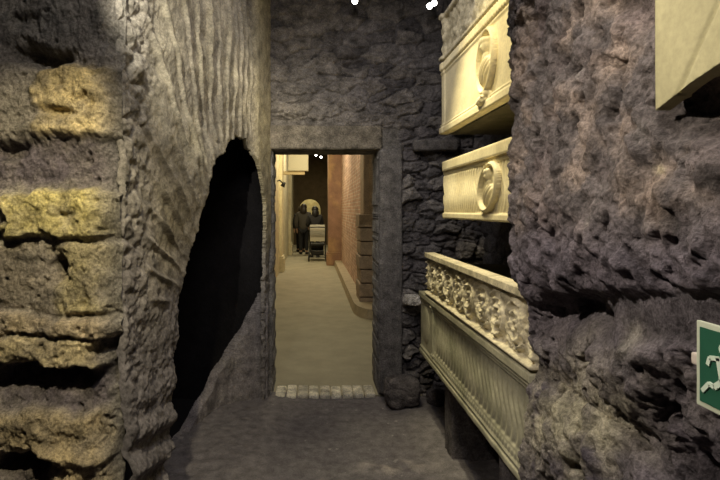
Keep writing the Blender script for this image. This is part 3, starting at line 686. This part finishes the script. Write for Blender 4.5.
# exit sign on the near right rock (its own plane, parallel to the wall)
r = thing('exit_sign', 'green emergency exit sign with a pale border fixed to the near right rock', 'sign', (.70, .85, 1.235))
PALE = plain('sign_border', (.55, .58, .42), .5); GREEN = plain('sign_green', (.022, .10, .055), .4); WHT = plain('sign_white', (.62, .72, .55), .5)
SX, SY1, SY0, SZ0, SZ1 = .70, .947, .62, 1.247, 1.400
par(box('sign_panel', (SX, SY0, SZ0), (SX+.008, SY1, SZ1), PALE, None, .002), r)
par(box('green_field', (SX-.0015, SY0+.010, SZ0+.010), (SX+.002, SY1-.010, SZ1-.010), GREEN, None, 0), r)
def glyph(name, polys):
    bm = bmesh.new()
    for pl in polys:
        a = [bm.verts.new((SX-.004, SY1-u, SZ0+v)) for u, v in pl]; b = [bm.verts.new((SX-.001, SY1-u, SZ0+v)) for u, v in pl]
        bm.faces.new(a); bm.faces.new(b[::-1])
        for i in range(len(pl)): bm.faces.new((a[i], a[(i+1) % len(pl)], b[(i+1) % len(pl)], b[i]))
    return par(mesh_bm(name, bm, WHT), r)
def limb(p, q, w): 
    d = Vector((q[0]-p[0], q[1]-p[1])).normalized(); n = Vector((-d.y, d.x))*w/2
    return [(p[0]+n.x, p[1]+n.y), (q[0]+n.x, q[1]+n.y), (q[0]-n.x, q[1]-n.y), (p[0]-n.x, p[1]-n.y)]
disc = lambda c, rr: [(c[0]+rr*math.cos(R(a)), c[1]+rr*math.sin(R(a))) for a in range(0, 360, 20)]
glyph('running_figure', [disc((.068, .116), .011), limb((.060, .100), (.068, .062), .020), limb((.058, .098), (.036, .094), .008), limb((.036, .094), (.031, .080), .008),
      limb((.066, .098), (.084, .086), .008), limb((.084, .086), (.096, .094), .008), limb((.066, .064), (.082, .048), .010), limb((.082, .048), (.076, .022), .009),
      limb((.068, .064), (.046, .046), .010), limb((.046, .046), (.034, .048), .008), limb((.034, .048), (.018, .030), .008)])
glyph('doorway_symbol', [[(.115, .018), (.165, .018), (.165, .135), (.115, .135)]])
glyph('arrow', [limb((.195, .076), (.25, .076), .014), [(.245, .106), (.285, .076), (.245, .046)]])
par(box('fixing_plug', (SX+.004, SY1-.002, 1.315), (SX+.05, SY1+.020, 1.337), plain('fixing_white', (.6, .52, .42), .6), None, .004), r)

# ceiling spotlights
DK = plain('black_metal', (.015, .015, .015), .4, .6); LENS = plain('lamp_lens', (1, .97, .9), .3, 0, .3, 14, (1, .96, .88))
def spotlight(loc, aim, lab):
    r = thing('spotlight', lab, 'spotlight', loc, 0, 'ceiling spotlights'); M_ = Vector(aim).to_track_quat('Z', 'Y').to_matrix().to_4x4()
    bm = bmesh.new(); lathe(bm, [(.012, -.09), (.022, -.08), (.024, -.01), (.030, .0), (.030, .03), (.026, .03), (.024, .005)], 20, M_); mesh_bm('lamp_housing', bm, DK, r, True)
    bm = bmesh.new(); lathe(bm, [(.001, .012), (.023, .012), (.023, .016), (.001, .018)], 20, M_); mesh_bm('lens', bm, LENS, r, True)
    bm = bmesh.new(); tube(bm, [(0, 0, 0), (0, .02, .05), (0, .02, 3.5-loc[2])], .007, 8); mesh_bm('stem', bm, DK, r, True)
for px, py, y, lab in ((355, 1, 4.2, 'lit ceiling spotlight above the doorway'), (429.5, 6, 4.15, 'lower lit spotlight of the pair beside the topmost sarcophagus'), (434, 3, 4.25, 'upper lit spotlight of the pair beside the topmost sarcophagus')):
    spotlight(((px-CX)/F*y, y, EYE-(py-CY)/F*y), (-.15, -1, -.5), lab)
for px, py, y, lab in ((316, 155, 21, 'left lit lamp at the dark far end of the corridor'), (321, 157, 21.5, 'right lit lamp at the dark far end of the corridor')):
    r = thing('downlight', lab, 'lamp', ((px-CX)/F*y, y, EYE-(py-CY)/F*y), 0, 'lamps at the corridor end')
    M_ = Vector((0, -1, -.4)).to_track_quat('Z', 'Y').to_matrix().to_4x4()
    bm = bmesh.new(); lathe(bm, [(.03, -.15), (.07, -.1), (.08, .02), (.065, .02)], 16, M_); mesh_bm('lamp_housing', bm, DK, r, True)
    bm = bmesh.new(); lathe(bm, [(.002, .0), (.065, .0), (.065, .015), (.002, .03)], 16, M_); mesh_bm('lens', bm, LENS, r, True)
    bm = bmesh.new(); tube(bm, [(0, 0, 0), (0, .05, .1), (0, .05, 4.2-(EYE-(py-CY)/F*y))], .015, 8); mesh_bm('stem', bm, DK, r, True)

# box sign on the left corridor wall and a small wall lamp
r = thing('hanging_sign', 'pale blank box sign projecting high from the left corridor wall', 'sign', (-.84, 14.5, 2.65))
SB = plain('sign_ivory', (.45, .42, .31), .5)
par(box('sign_box', (-.66, 14.35, 2.68), (-.10, 14.65, 3.22), SB, None, .02), r)
par(box('bracket', (-.845, 14.42, 2.58), (-.2, 14.58, 2.68), plain('bracket_tan', (.45, .36, .2), .6), None, .01), r)
r = thing('wall_lamp', 'small dark wall lamp on the left corridor wall below the box sign', 'lamp', (-.84, 12.6, 2.3))
bm = bmesh.new(); tube(bm, [(0, 0, 0), (.06, 0, .02), (.14, 0, -.06)], .018, 8); mesh_bm('arm', bm, DK, r, True)
bm = bmesh.new(); lathe(bm, [(.03, .06), (.06, -.06), (.055, -.06), (.02, .03)], 16, Matrix.Translation((.15, 0, -.08)) @ Matrix.Rotation(.5, 4, 'Y')); mesh_bm('lamp_shade', bm, DK, r, True)

# ---- people
SKIN = plain('skin', (.50, .30, .20), .6)
def skin_mesh(name, joints, edges, radii, mat, parent=None, root=0, sub=2):
    bm = bmesh.new(); L_ = bm.verts.layers.skin.verify(); vs = [bm.verts.new(j) for j in joints]
    for a, b in edges: bm.edges.new((vs[a], vs[b]))
    for i, v in enumerate(vs): v[L_].radius = (radii[i], radii[i]) if not isinstance(radii[i], tuple) else radii[i]; v[L_].use_root = (i == root)
    me = bpy.data.meshes.new(name); bm.to_mesh(me); bm.free()
    o = link(name, me, mat, parent)
    o.modifiers.new('skin', 'SKIN').use_smooth_shade = True; s = o.modifiers.new('sub', 'SUBSURF'); s.levels = sub; s.render_levels = sub
    dg = bpy.context.evaluated_depsgraph_get(); me2 = bpy.data.meshes.new_from_object(o.evaluated_get(dg)); o.modifiers.clear(); o.data = me2
    for p in me2.polygons: p.use_smooth = True
    if not me2.materials: me2.materials.append(mat)
    return o
def person(loc, rz, H, lab, jacket, trousers, hair, long_hair, arms):
    r = thing('person', lab, 'person', loc, rz); k = H/1.75
    S = lambda *p: tuple(v*k for v in p)
    # facing +y locally
    J = [S(0, 0, .95), S(0, .01, 1.15), S(0, .0, 1.38), S(0, .01, 1.50), S(0, .02, 1.60), S(0, .02, 1.70)]
    E = [(0, 1), (1, 2), (2, 3), (3, 4), (4, 5)]; RD = [.13, .12, .115, .058, .10, .085]
    for sd in (-1, 1):
        el, ha = arms[(sd+1)//2]; b = len(J)
        J += [S(sd*.17, 0, 1.42), S(sd*.23+el[0]*sd, el[1], el[2]), S(sd*.22+ha[0]*sd, ha[1], ha[2])]; E += [(2, b), (b, b+1), (b+1, b+2)]; RD += [.050, .044, .034]
        # hand: palm, four fingers and a thumb
        hx, hy, hz = sd*.22+ha[0]*sd, ha[1], ha[2]; pb = len(J)
        J += [S(hx, hy+.02, hz-.07)]; E += [(b+2, pb)]; RD += [.034]
        for f in range(4):
            q = len(J); ox = (f-1.5)*.019
            J += [S(hx+ox*.4, hy+.03+ox, hz-.12), S(hx-sd*.015, hy+.035+ox, hz-.155+abs(f-1)*.006)]; E += [(pb, q), (q, q+1)]; RD += [.010, .008]
        q = len(J); J += [S(hx-sd*.03, hy+.06, hz-.075), S(hx-sd*.035, hy+.075, hz-.11)]; E += [(pb, q), (q, q+1)]; RD += [.011, .009]
        b = len(J); J += [S(sd*.095, 0, .88), S(sd*.10, .02, .50), S(sd*.10, -.01, .09), S(sd*.11, .12, .04)]; E += [(0, b), (b, b+1), (b+1, b+2), (b+2, b+3)]; RD += [.095, .062, .045, .035]
    skin_mesh('body', J, E, [v*k for v in RD], SKIN, r)
    # face
    bm = bmesh.new(); lathe(bm, [(.002, .03), (.012, .0), (.016, -.02), (.002, -.028)], 8, Matrix.Translation(S(0, .115, 1.62))); mesh_bm('nose', bm, SKIN, r, True)
    for sd in (-1, 1):
        bm = bmesh.new(); bmesh.ops.create_uvsphere(bm, u_segments=8, v_segments=6, radius=.012*k, matrix=Matrix.Translation(S(sd*.032, .098, 1.645))); mesh_bm('eye', bm, DK, r, True)
        bm = bmesh.new(); bmesh.ops.create_uvsphere(bm, u_segments=8, v_segments=6, radius=.028*k, matrix=Matrix.Translation(S(sd*.09, .01, 1.63)) @ Matrix.Diagonal((.4, .7, 1.1, 1))); mesh_bm('ear', bm, SKIN, r, True)
    # jacket
    b = [S(0, 0, .78), S(0, .005, 1.10), S(0, 0, 1.39), S(0, 0, 1.50)]; e = [(0, 1), (1, 2), (2, 3)]; rd = [.205, .19, .20, .095]
    for sd in (-1, 1):
        el, ha = arms[(sd+1)//2]; q = len(b); b += [S(sd*.185, 0, 1.40), S(sd*.24+el[0]*sd, el[1], el[2]), S(sd*.225+ha[0]*sd, ha[1]-.01, ha[2]+.02)]; e += [(2, q), (q, q+1), (q+1, q+2)]; rd += [.11, .085, .065]
    skin_mesh('jacket', b, e, [v*k for v in rd], jacket, r)
    b = [S(0, 0, .92)]; e = []; rd = [.15]
    for sd in (-1, 1):
        q = len(b); b += [S(sd*.10, 0, .84), S(sd*.105, .02, .50), S(sd*.105, -.01, .10)]; e += [(0, q), (q, q+1), (q+1, q+2)]; rd += [.115, .08, .066]
        bm = bmesh.new(); bx(bm, S(sd*.11, .06, .04), S(.10, .27, .08), 0, .03); mesh_bm('shoe', bm, DK, r, True)
    skin_mesh('trousers', b, e, [v*k for v in rd], trousers, r)
    bm = bmesh.new(); bmesh.ops.create_uvsphere(bm, u_segments=24, v_segments=16, radius=1, matrix=Matrix.Translation(S(0, -.005, 1.665)) @ Matrix.Diagonal((*S(.118, .128, .120), 1)))
    if long_hair:
        bmesh.ops.create_uvsphere(bm, u_segments=20, v_segments=14, radius=1, matrix=Matrix.Translation(S(0, -.075, 1.53)) @ Matrix.Diagonal((*S(.125, .075, .17), 1)))
    for v in bm.verts:
        if v.co.y > .06*k and v.co.z < 1.70*k: v.co.y = .055*k
    mesh_bm('hair', bm, hair, r, True)
    return r
BLK = plain('black_cloth', (.016, .015, .015), .85); GRYC = plain('dark_grey_jacket', (.055, .048, .038), .8); NAV = plain('charcoal_trousers', (.012, .012, .013), .85)
HB = plain('dark_brown_hair', (.02, .013, .008), .5); HK = plain('black_hair', (.008, .007, .007), .45)
rest = (((.03, -.02, 1.12), (.02, .06, .88)), ((.03, -.02, 1.12), (.02, .06, .88)))
push = (((.02, .05, 1.14), (-.06, .28, 1.08)), ((.02, .05, 1.14), (-.06, .28, 1.08)))
person((-.43, 19.9, 0), .15, 1.72, 'person in black at the left of the far group, half hidden, seen from behind', BLK, NAV, HB, False, rest)
person((-.30, 18.9, 0), -.1, 1.80, 'person in a dark grey jacket in the middle of the far group, seen from behind', GRYC, NAV, HB, True, rest)
person((.10, 17.6, 0), .2, 1.70, 'person with long black hair and black coat standing behind the pale pushchair', BLK, NAV, HK, True, push)

# ---- pushchair
r = thing('pushchair', 'pushchair with a pale grey hood and dark wheels beside the rosy pilaster', 'pushchair', (.17, 16.5, 0))
HOOD = plain('pale_grey_fabric', (.50, .47, .38), .85); FR = plain('black_frame', (.02, .02, .02), .4, .3)
bm = bmesh.new(); n = 14
rows = []
for i in range(n+1):
    a = R(-10+150*i/n); rows.append([bm.verts.new((sx*.235, -.05-.26*math.cos(a), .82+.32*math.sin(a))) for sx in (-1, -.95, 0, .95, 1)])
for a, b in zip(rows, rows[1:]):
    for j in range(4): bm.faces.new((a[j], a[j+1], b[j+1], b[j]))
for j in (0, 4): bm.faces.new([q[j] for q in rows])
bmesh.ops.solidify(bm, geom=bm.faces[:], thickness=.012); mesh_bm('hood', bm, HOOD, r, False)
bm = bmesh.new(); bx(bm, (0, -.27, .83), (.46, .03, .42), 0, .012); mesh_bm('backrest', bm, HOOD, r)
bm = bmesh.new(); bx(bm, (0, .02, .52), (.42, .46, .08), 0, .02); bx(bm, (0, .25, .42), (.40, .05, .22), 0, .015); mesh_bm('seat', bm, FR, r)
bm = bmesh.new(); bx(bm, (0, 0, .27), (.40, .50, .14), 0, .02); mesh_bm('basket', bm, FR, r)
bm = bmesh.new()
for sx in (-.25, .25):
    tube(bm, [(sx, .42, .12), (sx, .0, .55), (sx, -.35, 1.0), (sx, -.45, 1.06)], .014, 8); tube(bm, [(sx, -.38, .12), (sx, -.05, .6)], .014, 8)
tube(bm, [(-.25, -.38, .14), (.25, -.38, .14)], .012, 8); tube(bm, [(-.25, .42, .14), (.25, .42, .14)], .012, 8); mesh_bm('frame', bm, FR, r, True)
bm = bmesh.new(); tube(bm, [(-.25, -.45, 1.06), (0, -.47, 1.07), (.25, -.45, 1.06)], .017, 8); mesh_bm('handle', bm, FR, r, True)
for sx in (-.27, .27):
    for sy in (-.38, .42):
        bm = bmesh.new(); lathe(bm, [(.02, -.025), (.09, -.022), (.115, -.018), (.12, 0), (.115, .018), (.09, .022), (.02, .025)], 20, Matrix.Translation((sx, sy, .12)) @ Matrix.Rotation(R(90), 4, 'Y')); mesh_bm('wheel', bm, FR, r, True)
